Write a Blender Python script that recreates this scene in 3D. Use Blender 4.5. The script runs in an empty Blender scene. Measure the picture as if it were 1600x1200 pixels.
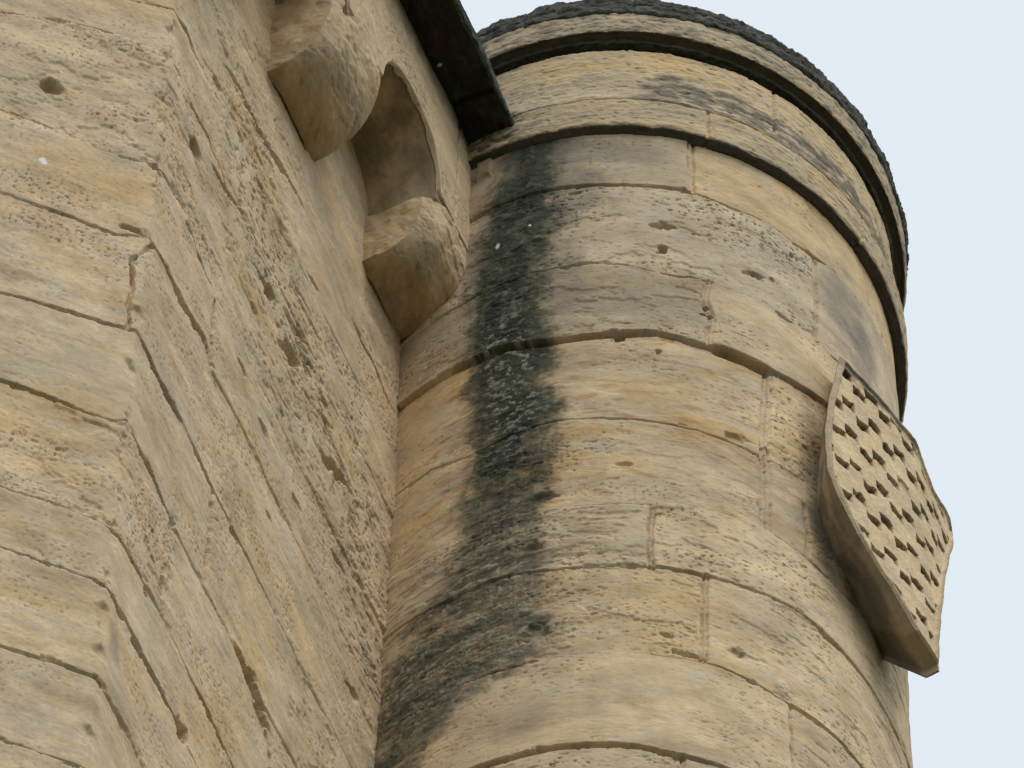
import bpy, math, random
import numpy as np
from mathutils import Vector, Matrix
random.seed(7)
R_ = math.radians
PI = math.pi
sc = bpy.context.scene

# ------------------------------------------------------------------ camera
FPX, TH, RO = 14205.9, 1.0671921, 0.0402042        # focal length (px of a 1600 wide picture), pitch, roll
CAM = np.array([0.0, 0.0, 0.0])                     # eye level is the zero of height; the ground lies 1.6 m below
c_, s_ = math.cos(RO), math.sin(RO)
_f = np.array([0, math.cos(TH), math.sin(TH)])
_u = np.array([0, -math.sin(TH), math.cos(TH)])
_r = np.array([1.0, 0, 0])
RIGHT, UP, FWD = c_*_r + s_*_u, -s_*_r + c_*_u, _f
cd = bpy.data.cameras.new('camera')
cam = bpy.data.objects.new('camera', cd)
sc.collection.objects.link(cam)
sc.camera = cam
cam.matrix_world = Matrix(((RIGHT[0], UP[0], -FWD[0], CAM[0]), (RIGHT[1], UP[1], -FWD[1], CAM[1]),
                           (RIGHT[2], UP[2], -FWD[2], CAM[2]), (0, 0, 0, 1)))
cd.sensor_width = 36
cd.lens = 36*FPX/1600
cd.clip_end = 2000
cd.clip_start = 0.1

# ------------------------------------------------------------------ sky, sun, exposure
SUN_EL, SUN_AZ = R_(58), R_(150)                    # azimuth clockwise from +Y: behind and right of the camera
w = bpy.data.worlds.new('World'); sc.world = w; w.use_nodes = True
nt = w.node_tree; nt.nodes.clear()
sky = nt.nodes.new('ShaderNodeTexSky'); sky.sky_type = 'NISHITA'; sky.sun_disc = False
sky.sun_elevation = SUN_EL; sky.sun_rotation = SUN_AZ; sky.dust_density = 4; sky.air_density = 1.2
cl = nt.nodes.new('ShaderNodeTexNoise'); cl.inputs['Scale'].default_value = 2.2; cl.inputs['Detail'].default_value = 4
rp = nt.nodes.new('ShaderNodeValToRGB')
rp.color_ramp.elements[0].position = 0.3; rp.color_ramp.elements[0].color = (0.775, 0.87, 0.95, 1)
rp.color_ramp.elements[1].position = 0.75; rp.color_ramp.elements[1].color = (0.87, 0.93, 0.965, 1)
sca = nt.nodes.new('ShaderNodeVectorMath'); sca.operation = 'SCALE'; sca.inputs['Scale'].default_value = 9.9
mx = nt.nodes.new('ShaderNodeMix'); mx.data_type = 'RGBA'; mx.inputs[0].default_value = 0.93
bg = nt.nodes.new('ShaderNodeBackground'); bg.inputs['Strength'].default_value = 0.1
wo = nt.nodes.new('ShaderNodeOutputWorld')
nt.links.new(cl.outputs['Fac'], rp.inputs[0]); nt.links.new(rp.outputs[0], sca.inputs[0])
nt.links.new(sky.outputs[0], mx.inputs[6]); nt.links.new(sca.outputs[0], mx.inputs[7])
nt.links.new(mx.outputs[2], bg.inputs[0]); nt.links.new(bg.outputs[0], wo.inputs[0])
sl = bpy.data.lights.new('sun', 'SUN'); sl.energy = 1.6; sl.angle = R_(35); sl.color = (1, 0.96, 0.9)
so = bpy.data.objects.new('sun', sl); sc.collection.objects.link(so)
sd = Vector((math.sin(SUN_AZ)*math.cos(SUN_EL), math.cos(SUN_AZ)*math.cos(SUN_EL), math.sin(SUN_EL)))
so.rotation_euler = sd.to_track_quat('Z', 'Y').to_euler()
sc.view_settings.view_transform = 'Standard'; sc.view_settings.look = 'None'
sc.view_settings.gamma = 1; sc.view_settings.exposure = 0.0
sc.cycles.max_bounces = 6; sc.cycles.diffuse_bounces = 4

# ------------------------------------------------------------------ surveying helpers: sight lines onto the real surfaces
def ray(x, y):
    d = FWD + RIGHT*(x-800)/FPX + UP*(600-y)/FPX
    return d/np.linalg.norm(d)
TC = np.array([0.3828, 15.7564]); TR = 1.0          # turret axis and radius
def on_turret(x, y, R=TR):
    d = ray(x, y); o = CAM[:2]-TC
    a = d[0]**2+d[1]**2; b = 2*(o@d[:2]); c = o@o-R*R
    q = max(b*b-4*a*c, 0); t = (-b-math.sqrt(q))/(2*a)
    p = CAM+d*t
    return math.atan2(p[1]-TC[1], p[0]-TC[0]), p[2]
def on_plane(x, y, P, n):
    d = ray(x, y); return CAM + d*(((P-CAM)@n)/(d@n))
PHA, PHB = R_(18.4), R_(65.0)
dA = np.array([math.cos(PHA), math.sin(PHA), 0]); nA = np.array([math.sin(PHA), -math.cos(PHA), 0])
dB = np.array([math.cos(PHB), math.sin(PHB), 0]); nB = np.array([math.sin(PHB), -math.cos(PHB), 0])
a0, z0 = on_turret(612, 800)
PJ = np.array([TC[0]+math.cos(a0), TC[1]+math.sin(a0), z0])
CO = on_plane(205, 600, PJ, nB); CO[2] = 0          # the corner line between the two wall faces
def on_A(x, y): p = on_plane(x, y, CO, nA); return (p-CO)@dA, p[2]
def on_B(x, y): p = on_plane(x, y, CO, nB); return (p-CO)@dB, p[2]
def on_W(x, y):
    u, z = on_B(x, y)
    if u < 0: u, z = on_A(x, y)
    return u, z
OV = 0.275                                          # how far the parapet oversails
def on_P(x, y): p = on_plane(x, y, CO+nB*OV, nB); return (p-CO)@dB, p[2]

# ------------------------------------------------------------------ noise
_perm = {}
def _pn(x, y, seed=0):
    if seed not in _perm:
        r = np.random.RandomState(seed+11); p = r.permutation(512).astype(np.int32)
        ang = r.rand(512)*2*PI
        _perm[seed] = (p, np.cos(ang).astype(np.float32), np.sin(ang).astype(np.float32))
    p, gx, gy = _perm[seed]
    xi = np.floor(x).astype(np.int32); yi = np.floor(y).astype(np.int32)
    xf = (x-xi).astype(np.float32); yf = (y-yi).astype(np.float32)
    u = xf*xf*xf*(xf*(xf*6-15)+10); v = yf*yf*yf*(yf*(yf*6-15)+10)
    pa = p[xi & 511]+yi; pb = p[(xi+1) & 511]+yi
    def g(h, fx, fy):
        h = p[h & 511]
        return gx[h]*fx+gy[h]*fy
    n0 = g(pa, xf, yf)*(1-u)+g(pb, xf-1, yf)*u
    n1 = g(pa+1, xf, yf-1)*(1-u)+g(pb+1, xf-1, yf-1)*u
    return (n0*(1-v)+n1*v)*1.5
def _up(a, n, s):
    """linear upsampling of axis 0 from every s-th row (last row included) to n rows"""
    i = np.arange(n); j = np.minimum(i//s, a.shape[0]-2); base = j*s
    last = n-1; nxt = np.minimum(base+s, last); t = ((i-base)/np.maximum(nxt-base, 1)).astype(np.float32)
    return a[j]*(1-t)[:, None]+a[j+1]*t[:, None]
def _idx(n, s):
    i = np.arange(0, n-1, s); return np.append(i, n-1)
def pn(x, y, seed=0):
    x = np.asarray(x); y = np.asarray(y)
    if x.ndim != 2 or x.size < 60000: return _pn(x, y, seed)
    q = []
    for ax in (0, 1):
        xs = np.diff(x[::37] if ax else x[:, ::37], axis=ax); ys = np.diff(y[::37] if ax else y[:, ::37], axis=ax)
        q.append(max(np.percentile(np.abs(xs), 60), np.percentile(np.abs(ys), 60)))
    s0, s1 = [int(np.clip(.22/max(v, 1e-6), 1, 12)) for v in q]
    if s0*s1 < 2: return _pn(x, y, seed)
    n, m = x.shape; i, j = _idx(n, s0), _idx(m, s1)
    a = _pn(x[np.ix_(i, j)], y[np.ix_(i, j)], seed).astype(np.float32)
    if s0 > 1: a = _up(a, n, s0)
    if s1 > 1: a = _up(a.T, m, s1).T
    return a
def fbm(x, y, o=4, seed=0, gain=0.5):
    t = 0; a = 1; s = 0
    for k in range(o):
        t = t+a*pn(x*2**k+k*17.3, y*2**k+k*5.1, seed+k); s += a; a *= gain
    return t/s*1.3
def ss(x, a, b):
    t = np.clip((x-a)/(b-a), 0, 1); return t*t*(3-2*t)
def seg_dist(U, Z, pts):
    """distance to a polyline and the position along it (0..1)"""
    pts = np.asarray(pts, float); D = np.full(U.shape, 9.0, np.float32); T = np.zeros(U.shape, np.float32)
    L = np.hypot(*(pts[1:]-pts[:-1]).T); tot = L.sum(); acc = 0
    pad = 0.12
    for (a, b, l) in zip(pts[:-1], pts[1:], L):
        m = (U > min(a[0], b[0])-pad) & (U < max(a[0], b[0])+pad) & (Z > min(a[1], b[1])-pad) & (Z < max(a[1], b[1])+pad)
        if m.any():
            u, z = U[m]-a[0], Z[m]-a[1]; e = (b-a)
            t = np.clip((u*e[0]+z*e[1])/max(l*l, 1e-9), 0, 1)
            d = np.hypot(u-e[0]*t, z-e[1]*t)
            old = D[m]; k = d < old
            old[k] = d[k]; D[m] = old
            o2 = T[m]; o2[k] = (acc+t[k]*l)/tot; T[m] = o2
        acc += l
    return D, T
def lerp(c, t, f):
    return c*(1-f[..., None])+np.asarray(t, np.float32)*f[..., None]

# ------------------------------------------------------------------ object helpers
def grid_obj(name, P, C=None, UV=None, mat=None, parent=None, wrap=False, flip=False):
    n, m = P.shape[:2]
    me = bpy.data.meshes.new(name)
    me.vertices.add(n*m); me.vertices.foreach_set('co', P.reshape(-1).astype(np.float32))
    i = np.arange(n*m, dtype=np.int32).reshape(n, m)
    if wrap: i = np.concatenate([i, i[:, :1]], 1)
    q = np.stack([i[:-1, :-1], i[:-1, 1:], i[1:, 1:], i[1:, :-1]], -1)
    if flip: q = q[..., ::-1]
    q = q.reshape(-1); nf = len(q)//4
    me.loops.add(len(q)); me.loops.foreach_set('vertex_index', q)
    me.polygons.add(nf); me.polygons.foreach_set('loop_start', np.arange(0, nf*4, 4, dtype=np.int32))
    me.polygons.foreach_set('use_smooth', np.ones(nf, bool))
    me.update(calc_edges=True)
    if C is not None:
        at = me.attributes.new('tint', 'FLOAT_COLOR', 'POINT')
        cc = np.ones((n*m, 4), np.float32); cc[:, :3] = C.reshape(-1, 3); at.data.foreach_set('color', cc.reshape(-1))
    if UV is not None:
        at = me.attributes.new('face_metres', 'FLOAT2', 'POINT')
        at.data.foreach_set('vector', UV.reshape(-1).astype(np.float32))
    if mat: me.materials.append(mat)
    o = bpy.data.objects.new(name, me); sc.collection.objects.link(o)
    if parent: o.parent = parent
    return o
def poly_obj(name, vs, fs, mat, parent=None, smooth=False):
    me = bpy.data.meshes.new(name); me.from_pydata([tuple(v) for v in vs], [], fs)
    if smooth: me.polygons.foreach_set('use_smooth', [True]*len(fs))
    me.materials.append(mat)
    o = bpy.data.objects.new(name, me); sc.collection.objects.link(o)
    if parent: o.parent = parent
    return o
def thing(name, label, cat):
    o = bpy.data.objects.new(name, None); sc.collection.objects.link(o); o['label'] = label; o['category'] = cat
    return o
def spaced(breaks):
    """[(start, step), ..., (end, None)] -> array"""
    out = []
    for (a, st), (b, _) in zip(breaks[:-1], breaks[1:]):
        n = max(1, int(round((b-a)/st))); out += list(np.linspace(a, b, n, endpoint=False))
    return np.array(out+[breaks[-1][0]])

# ------------------------------------------------------------------ materials
def stone_mat(name, streak=(26, 110), bump=0.11, var=0.11, attr=True, col=(0.4, 0.33, 0.23), rough=0.93):
    m = bpy.data.materials.new(name); m.use_nodes = True; t = m.node_tree; N = t.nodes; L = t.links
    bs = N['Principled BSDF']; bs.inputs['Roughness'].default_value = rough
    bs.inputs['Specular IOR Level'].default_value = 0.15
    if attr:
        uv = N.new('ShaderNodeAttribute'); uv.attribute_name = 'face_metres'; vec = uv.outputs['Vector']
        tn = N.new('ShaderNodeAttribute'); tn.attribute_name = 'tint'; base = tn.outputs['Color']
    else:
        tc = N.new('ShaderNodeTexCoord'); vec = tc.outputs['Object']
        cb = N.new('ShaderNodeRGB'); cb.outputs[0].default_value = (*col, 1); base = cb.outputs[0]
    mp = N.new('ShaderNodeMapping'); mp.inputs['Scale'].default_value = (streak[0], streak[1], streak[1]); L.new(vec, mp.inputs['Vector'])
    n1 = N.new('ShaderNodeTexNoise'); n1.inputs['Scale'].default_value = 1; n1.inputs['Detail'].default_value = 5; n1.inputs['Roughness'].default_value = 0.65
    n1.inputs['Distortion'].default_value = 0.6
    L.new(mp.outputs[0], n1.inputs['Vector'])
    n2 = N.new('ShaderNodeTexNoise'); n2.inputs['Scale'].default_value = 150; n2.inputs['Detail'].default_value = 3
    L.new(vec, n2.inputs['Vector'])
    n3 = N.new('ShaderNodeTexNoise'); n3.inputs['Scale'].default_value = 9; n3.inputs['Detail'].default_value = 6; L.new(vec, n3.inputs['Vector'])
    mr = N.new('ShaderNodeMapRange'); mr.inputs[1].default_value = 0.3; mr.inputs[2].default_value = 0.7
    mr.inputs[3].default_value = 1-var; mr.inputs[4].default_value = 1+var; L.new(n1.outputs['Fac'], mr.inputs[0])
    mr2 = N.new('ShaderNodeMapRange'); mr2.inputs[1].default_value = 0.3; mr2.inputs[2].default_value = 0.7
    mr2.inputs[3].default_value = 0.9; mr2.inputs[4].default_value = 1.1; L.new(n3.outputs['Fac'], mr2.inputs[0])
    mu = N.new('ShaderNodeMath'); mu.operation = 'MULTIPLY'; L.new(mr.outputs[0], mu.inputs[0]); L.new(mr2.outputs[0], mu.inputs[1])
    sm = N.new('ShaderNodeVectorMath'); sm.operation = 'SCALE'; L.new(base, sm.inputs[0]); L.new(mu.outputs[0], sm.inputs['Scale'])
    L.new(sm.outputs[0], bs.inputs['Base Color'])
    ad = N.new('ShaderNodeMath'); ad.operation = 'MULTIPLY_ADD'; ad.inputs[1].default_value = 0.35
    L.new(n2.outputs['Fac'], ad.inputs[0]); L.new(n1.outputs['Fac'], ad.inputs[2])
    bp = N.new('ShaderNodeBump'); bp.inputs['Strength'].default_value = bump; bp.inputs['Distance'].default_value = 0.012
    L.new(ad.outputs[0], bp.inputs['Height']); L.new(bp.outputs[0], bs.inputs['Normal'])
    return m
M_TUR = stone_mat('turret_sandstone')
M_WALL = stone_mat('wall_sandstone', streak=(50, 70))
M_CORB = stone_mat('corbel_sandstone', streak=(45, 45), bump=0.15, var=0.10)
M_DARK = stone_mat('black_eave_slate', streak=(20, 40), bump=0.5, var=0.4)
M_ROOF = stone_mat('mossy_roof_slab', streak=(30, 60), bump=0.6, var=0.4)
M_PLAIN = stone_mat('rear_sandstone', streak=(9, 30), attr=False)
M_SLATE = stone_mat('grey_roof_slate', streak=(5, 12), attr=False, col=(0.09, 0.09, 0.095))
M_GRASS = stone_mat('castle_lawn', streak=(0.6, 0.6), attr=False, col=(0.06, 0.065, 0.035), bump=0.1)

CREAM = np.array([.675, .512, .312]); GREYC = np.array([.545, .440, .305]); OCHRE = np.array([.60, .40, .18])
PINK = np.array([.63, .462, .305]); DGREY = np.array([.13, .12, .105]); BLACKG = np.array([.028, .032, .026])
LICH = np.array([.36, .37, .29]); WHITE = np.array([.62, .56, .46]); RUST = np.array([.33, .17, .07]); GREEN = np.array([.055, .075, .03])

# ------------------------------------------------------------------ general weathered-stone field
def weather(U, Z, seed, sx=1.0, pit=1.0):
    """returns displacement (m, negative = eroded) and the pit mask; U and Z in metres, bedding along U"""
    big = fbm(U*1.7, Z*2.2, 3, seed)*0.006
    mid = fbm(U*6/sx, Z*11, 4, seed+5)
    fine = fbm(U*26/sx, Z*62, 3, seed+9, 0.6)
    zone = ss(fbm(U*2.3, Z*3.6, 3, seed+20), -0.1, 0.55)
    pits = fbm(U*34/sx, Z*62, 2, seed+30)
    pm = ss(pits, 0.41, 0.57)*(0.25+0.75*zone)
    p2 = ss(pn(U*60/sx, Z*100, seed+41), 0.46, 0.64)*(0.25+0.75*zone)
    d = big+mid*0.0010+fine*0.0006*(0.4+zone) - pm*0.006*pit - p2*0.004*pit
    return d, np.clip(pm+p2*0.7, 0, 1), zone, mid, fine

# ================================================================== THE TURRET
turret = thing('round_turret', 'round cream sandstone turret streaked with black algae, under a mossy cap', 'turret')
def tp(pts, R=TR): return [on_turret(x, y, R) for x, y in pts]
# bed joints (picture survey -> angle, height)
TJ = [
 tp([(870,217),(1002,210),(1081,223),(1177,258),(1265,315),(1326,381),(1366,442),(1387,503)]),
 tp([(735,345),(862,296),(959,289),(1020,290),(1081,300),(1134,319),(1204,350),(1243,381),(1287,411),(1331,455),(1366,503)]),
 tp([(735,470),(835,425),(924,413),(985,414),(1037,429),(1081,433),(1120,448),(1190,478),(1260,522),(1310,570)]),
 tp([(617,642),(670,601),(730,568),(790,541),(857,533),(968,519),(1027,521),(1095,538),(1118,543),(1200,580),(1280,624)]),
 tp([(613,770),(730,708),(857,655),(985,649),(1070,664),(1189,708)]),
 tp([(607,904),(665,868),(730,836),(800,805),(857,792),(950,784),(1023,785),(1095,795),(1189,825),(1261,873),(1309,921),(1353,969),(1391,1027),(1416,1095)]),
 tp([(612,990),(700,940),(780,905),(860,892),(940,884),(1023,885),(1095,899),(1168,921),(1240,955),(1330,1040)]),
 tp([(593,1157),(640,1120),(697,1085),(765,1056),(835,1036),(945,1018),(1027,1025),(1099,1036),(1165,1063),(1231,1102),(1275,1129),(1319,1168)]),
 tp([(747,1200),(835,1176),(945,1164),(1027,1173),(1066,1182)]),
]
zt_body = np.mean([z for _, z in TJ[0]])
# vertical joints, (course index below joint k), polyline, width
TV = [(0, [(1079,216),(1080,300)], .012), (1, [(1272,408),(1276,470),(1274,540)], .007),
      (2, [(1108,440),(1100,470),(1112,500),(1106,540)], .011), (3, [(1203,583),(1198,650),(1197,707)], .016),
      (4, [(1197,700),(1199,760),(1198,830)], .016), (5, [(1019,787),(1014,840),(1017,886)], .010),
      (6, [(1103,900),(1101,970),(1099,1036)], .009), (7, [(1234,1105),(1238,1200)], .006), (8, [(1068,1182),(1066,1240)], .006),
      (4, [(1258,786),(1264,830),(1263,872)], .006)]
def flood(j, A):
    a = np.array([p[0] for p in j]); z = np.array([p[1] for p in j]); o = np.argsort(a)
    return np.interp(A, a[o], z[o])
A1 = spaced([(R_(-148), .0032), (R_(6), .03), (R_(212), None)])[:-1]
Z_TOP = zt_body
Z1 = spaced([(-1.7, .5), (22.5, .03), (23.35, .0047), (Z_TOP+.012, None)])
print('turret grid', len(A1), len(Z1))
Am, Zm = np.meshgrid(A1, Z1)
U = (Am+PI/2)*TR
wz = fbm(U*5, Zm*9, 3, 77)*0.010+fbm(U*30, Zm*30, 2, 78)*0.003
wu = fbm(U*8, Zm*8, 2, 79)*0.006
D = np.zeros(Am.shape)
zj = [flood(j, Am) for j in TJ]
# extra invented courses further down
for k in range(9, 46): zj.append(zj[8]-0.55*(k-8))
Zw = Zm+wz; Uw = U+wu
course = np.zeros(Am.shape, np.int32)
for k in range(1, len(zj)): course[Zw < zj[k]] = k
# block index inside a course
block = np.zeros(Am.shape, np.int32)
rs = np.random.RandomState(4)
VJ = []
for k, pts, wd in TV:
    P = tp(pts); VJ.append((k, P, wd))
    a = flood([(z, a) for a, z in P], Zm)  # angle as a function of height
    block[(course == k) & (Am+wu > a)] += 1
for k in range(len(zj)):
    for q in range(2 if k < 9 else 6):
        aa = (R_(20)+q*R_(88)+rs.rand()*.4) if k < 9 else (R_(-140)+q*R_(58)+rs.rand()*.5)
        block[(course == k) & (Am > aa)] += 1
bid = course*9+block
bsh = np.random.RandomState(21).rand(900)*40; bam = np.random.RandomState(22).uniform(.45, 1.5, 900); bpi = np.random.RandomState(23).uniform(.1, 1.35, 900)
for k_, v_ in {(1,0): 1.2, (0,0): 1.2, (2,0): .8, (5,1): .9, (0,1): .15, (7,0): .35, (3,0): .6, (4,0): .6}.items(): bpi[k_[0]*9+k_[1]] = v_
dW, pm, zone, mid, fine = weather(U+bsh[bid], Zm+bsh[(bid*7) % 900], 3)      # every stone its own bedding and wear
pm = pm*bpi[bid]; D += dW*bam[bid]
offs = rs.uniform(-.006, .006, 900); 
# by hand: which stones stand proud (seen as dark lips from below)
HO = {(0,0): .004, (0,1): -.004, (1,0): .000, (1,1): .002, (1,2): -.006, (2,0): .004, (2,1): .010, (3,0): -.012, (3,1): -.002,
      (4,0): -.012, (4,1): -.004,(4,2):-.002, (5,0): .001, (5,1): .007, (6,0): -.002, (6,1): .003, (7,0): .006, (7,1): .000, (8,0): -.004, (8,1): -.002}
for (k, b), v in HO.items(): offs[k*9+b] = v
off = offs[bid]
D += off
# bed joints: narrow open grooves, width and depth changing along them
jm = np.zeros(Am.shape, np.float32); chip = ss(fbm(U*8, Zm*11, 4, 95, .6), .22, .5)
JW = [.3, .6, .95, 1.3, .4, .8, .6, 1.0, 1.0]
for k in range(1, len(zj)):
    d = np.abs(Zw-zj[k]); along = 0.55+0.9*fbm(U*2.6+k*3, Zm*0+k*7.7, 3, 90+k % 5)
    s = JW[k] if k < 9 else .8
    wdt = .0026+.0050*np.clip(along, 0, 1)*s+.014*chip
    m = 1-ss(d, wdt*.5, wdt*1.5)
    D -= m*(.006+.022*np.clip(along, 0.1, 1.3)*s)
    jm = np.maximum(jm, (1-ss(d, .008, .022))*s)
# particularly open stretches
for pts, wd, dp in [([(735,566),(800,540),(857,533),(920,524),(985,520)], .013, .035), ([(1122,546),(1160,560),(1197,578)], .026, .07),
                    ([(1035,428),(1060,434),(1078,433)], .010, .03), ([(1240,381),(1287,412)], .013, .03),
                    ([(1262,874),(1309,922),(1353,970),(1391,1028),(1415,1093)], .014, .03), ([(1219,1093),(1280,1132),(1322,1170)], .012, .035),
                    ([(617,642),(670,601),(730,568)], .008, .025)]:
    P = [((a+PI/2)*TR, z) for a, z in tp(pts)]
    d, t = seg_dist(Uw, Zm+wz*.5, P)
    D -= (1-ss(d, wd*.4, wd))*dp*np.clip(ss(t, -.05, .2)*(1-ss(t, .85, 1.08))+.15, 0, 1)
mort = np.zeros(Am.shape, np.float32)
for k, P, wd in VJ:
    d, t = seg_dist(Uw, Zw, [((a+PI/2)*TR, z) for a, z in P])
    f = 1-ss(d, wd*.7, wd*1.1)
    mort = np.maximum(mort, f)
    D -= f*.006
    e = np.exp(-((d-wd)/.0035)**2); D -= e*.009*(.4+ss(fbm(U*9, Zm*14, 2, 50), -.2, .3))
# mortar patch beside the stepped joint, with tiny holes
dn = fbm(U*14, Zm*18, 3, 62)
for (x, y, rx, rz, dp) in [(1035,352,.036,.03,.028), (1036,390,.016,.03,.05), (1103,482,.012,.014,.03), (1105,494,.018,.01,.03), (1180,432,.038,.022,.022),
                           (1165,427,.02,.014,.02), (1238,398,.014,.02,.02), (1205,437,.014,.014,.015), (1155,1020,.03,.02,.014), (835,985,.06,.05,.016),
                           (1045,990,.03,.02,.016),(1075,1022,.05,.018,.02),(968,525,.02,.02,.02),(1030,545,.014,.014,.02),(845,770,.05,.04,.018),(900,300,.03,.012,.01),
                           (1270,400,.03,.02,.02),(975,720,.03,.014,.012),(1150,680,.05,.03,.014),(830,855,.04,.03,.018),(1260,700,.02,.012,.01),(760,700,.03,.03,.01)]:
    a, z = on_turret(x, y); du = (U-(a+PI/2))/rx; dz = (Zm-z)/rz
    r = np.hypot(du, dz)*(1+.4*pn(U*45, Zm*45, 61)+.6*dn)
    D -= (1-ss(r, .45, 1.1))*dp
# flaking ledges in the pale course under joint 5 and in the ochre course
fl = ss(fbm(U*4, Zm*13, 5, 140), -.05, .15)
band = ((course == 5) & (block == 0))*1.0
D += band*(fl-.5)*.005
band4 = ((course == 4) | (course == 3))*1.0
D += band4*(ss(fbm(U*3, Zm*7, 5, 150), 0, .2)-.5)*.0025
# relief inside the joint line that scallops the ring's shadow is in the moulding below
scab = ss(fbm(U*2.6+bsh[bid], Zm*5+bsh[bid], 5, 160, .6), .12, .17)
D -= scab*.004*(bam[bid] > 1.15)
# ---- colours
C = np.zeros(Am.shape+(3,), np.float32)+CREAM
tint = rs.rand(900)
C = lerp(C, GREYC, (tint[bid]*.6))
C = lerp(C, PINK, (rs.rand(900)[bid]*.35))
HT = {(0,0): (GREYC*.82, .8), (0,1): (OCHRE*1.1, .35), (1,0): (GREYC*1.08, .85), (1,1): (GREYC*1.08, .85), (2,0): (GREYC*.68+PINK*.1, .8), (2,1): (CREAM*.97, .6),
      (3,0): (CREAM*.94, .4), (4,0): (CREAM*.95, .4), (5,0): (GREYC*1.05, .6), (5,1): (CREAM*1.12, .5), (6,0): (CREAM*.85+OCHRE*.12, .7), (6,1): (CREAM*1.08, .6), (7,0): (CREAM*1.07, .6), (1,2): (GREYC*.62, .8), (3,1): (CREAM*1.08, .8)}
for (k, b), (c, f) in HT.items(): C = lerp(C, c, ((course == k) & (block == b))*f)
# ochre and iron staining
och = ss(fbm(U*2.2, Zm*5, 4, 200), .05, .55)
oz = np.isin(course, (3, 4))*1.0+np.isin(course, (6,))*.5+.16
C = lerp(C, OCHRE, och*oz*.8)
och2 = ss(fbm(U*7, Zm*22, 4, 210), .12, .5)
C = lerp(C, RUST*1.3, och2*(.14+.7*np.isin(course, (3, 4)))*.65)
# grey weathering veil
gv = ss(fbm(U*1.8, Zm*4.5, 4, 220), -.1, .5)
C = lerp(C, GREYC*.85, gv*.35)
C *= (1+.10*mid+.10*fine)[..., None]
C = lerp(C, PINK*.92, mort*.85)
C = lerp(C, PINK*.9, np.clip(jm, 0, 1)*ss(fbm(U*3, Zm*3, 3, 266), -.05, .3)*.6)
C = lerp(C, C*.32, np.clip(pm*.65, 0, 1))
C = lerp(C, DGREY*1.2, np.clip(jm*.28*(ss(fbm(U*4, Zm*4, 2, 230), -.2, .3)), 0, 1))
C *= (1+.24*fbm(U*3.1, Zm*5.5, 4, 260)+.13*fbm(U*11, Zm*17, 4, 261, .6))[..., None]
C = lerp(C, np.array([.33, .22, .12]), ss(fbm(U*4.5, Zm*9, 5, 262, .62), .1, .48)*.32)
C = lerp(C, WHITE*.9, ss(fbm(U*5, Zm*9, 5, 263, .62), .12, .5)*.4)
# dark weathering near ring and right hand stones, and the shield's shadow painted in
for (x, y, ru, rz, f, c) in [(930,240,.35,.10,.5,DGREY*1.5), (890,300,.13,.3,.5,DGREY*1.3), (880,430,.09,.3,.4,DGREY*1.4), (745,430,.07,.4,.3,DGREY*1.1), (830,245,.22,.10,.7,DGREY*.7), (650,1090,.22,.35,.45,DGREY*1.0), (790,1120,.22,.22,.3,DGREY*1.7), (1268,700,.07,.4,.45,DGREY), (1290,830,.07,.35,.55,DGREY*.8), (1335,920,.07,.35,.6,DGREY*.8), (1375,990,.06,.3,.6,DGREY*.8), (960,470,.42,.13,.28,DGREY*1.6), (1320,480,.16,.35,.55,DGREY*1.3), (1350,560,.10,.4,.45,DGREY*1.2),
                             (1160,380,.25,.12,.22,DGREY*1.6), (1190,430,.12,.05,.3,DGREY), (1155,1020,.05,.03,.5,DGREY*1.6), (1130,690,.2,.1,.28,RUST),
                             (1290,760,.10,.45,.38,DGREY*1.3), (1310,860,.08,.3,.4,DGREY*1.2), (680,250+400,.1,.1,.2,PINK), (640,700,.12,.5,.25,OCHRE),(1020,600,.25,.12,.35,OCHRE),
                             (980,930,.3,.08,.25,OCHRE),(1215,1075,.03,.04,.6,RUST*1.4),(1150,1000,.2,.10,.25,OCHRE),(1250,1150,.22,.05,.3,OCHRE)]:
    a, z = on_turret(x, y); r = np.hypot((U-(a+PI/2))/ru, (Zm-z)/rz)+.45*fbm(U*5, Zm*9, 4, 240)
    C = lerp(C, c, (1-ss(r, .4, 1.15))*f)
for (x, y, ru, rz, h_) in [(758,262,.030,.10,.010)]:      # a reddish packing stone wedged under the end of the eave
    a, z = on_turret(x, y); r = np.maximum(np.abs((U-(a+PI/2))/ru), np.abs((Zm-z)/rz))+.25*fbm(U*20, Zm*20, 3, 270)
    D += (1-ss(r, .8, 1.05))*h_; C = lerp(C, np.array([.34, .22, .14]), (1-ss(r, .9, 1.1))*.6)
a, z = on_turret(1222, 1076); r = np.hypot((U-(a+PI/2))/.028, (Zm-z)/.05); C = lerp(C, WHITE*.95, (1-ss(r, .6, 1))*.7); D += (1-ss(r, .5, 1))*.006
# the run-off streak: left edge, right edge surveyed at several heights
LE = tp([(805,235),(765,330),(742,430),(728,530),(735,640),(728,740),(716,850),(695,920),(662,978),(612,1008),(585,1080),(560,1210)])
RE = tp([(868,225),(868,330),(850,430),(856,530),(862,640),(850,740),(842,840),(868,930),(868,1000),(790,1060),(690,1140),(640,1230)])
def prof(P):
    z = np.array([p[1] for p in P]); a = np.array([p[0] for p in P]); o = np.argsort(z); return np.interp(Zm, z[o], a[o])
le, re = prof(LE), prof(RE)
ed = fbm(U*6, Zm*5, 5, 300, .64)*.085+fbm(U*40, Zm*50, 2, 305)*.02
sd_ = np.minimum(Am-le, re-Am)+ed
st = ss(sd_, -.065, .045)
st *= ss(Zm, 23.6, 24.6)*.25+.75
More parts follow.
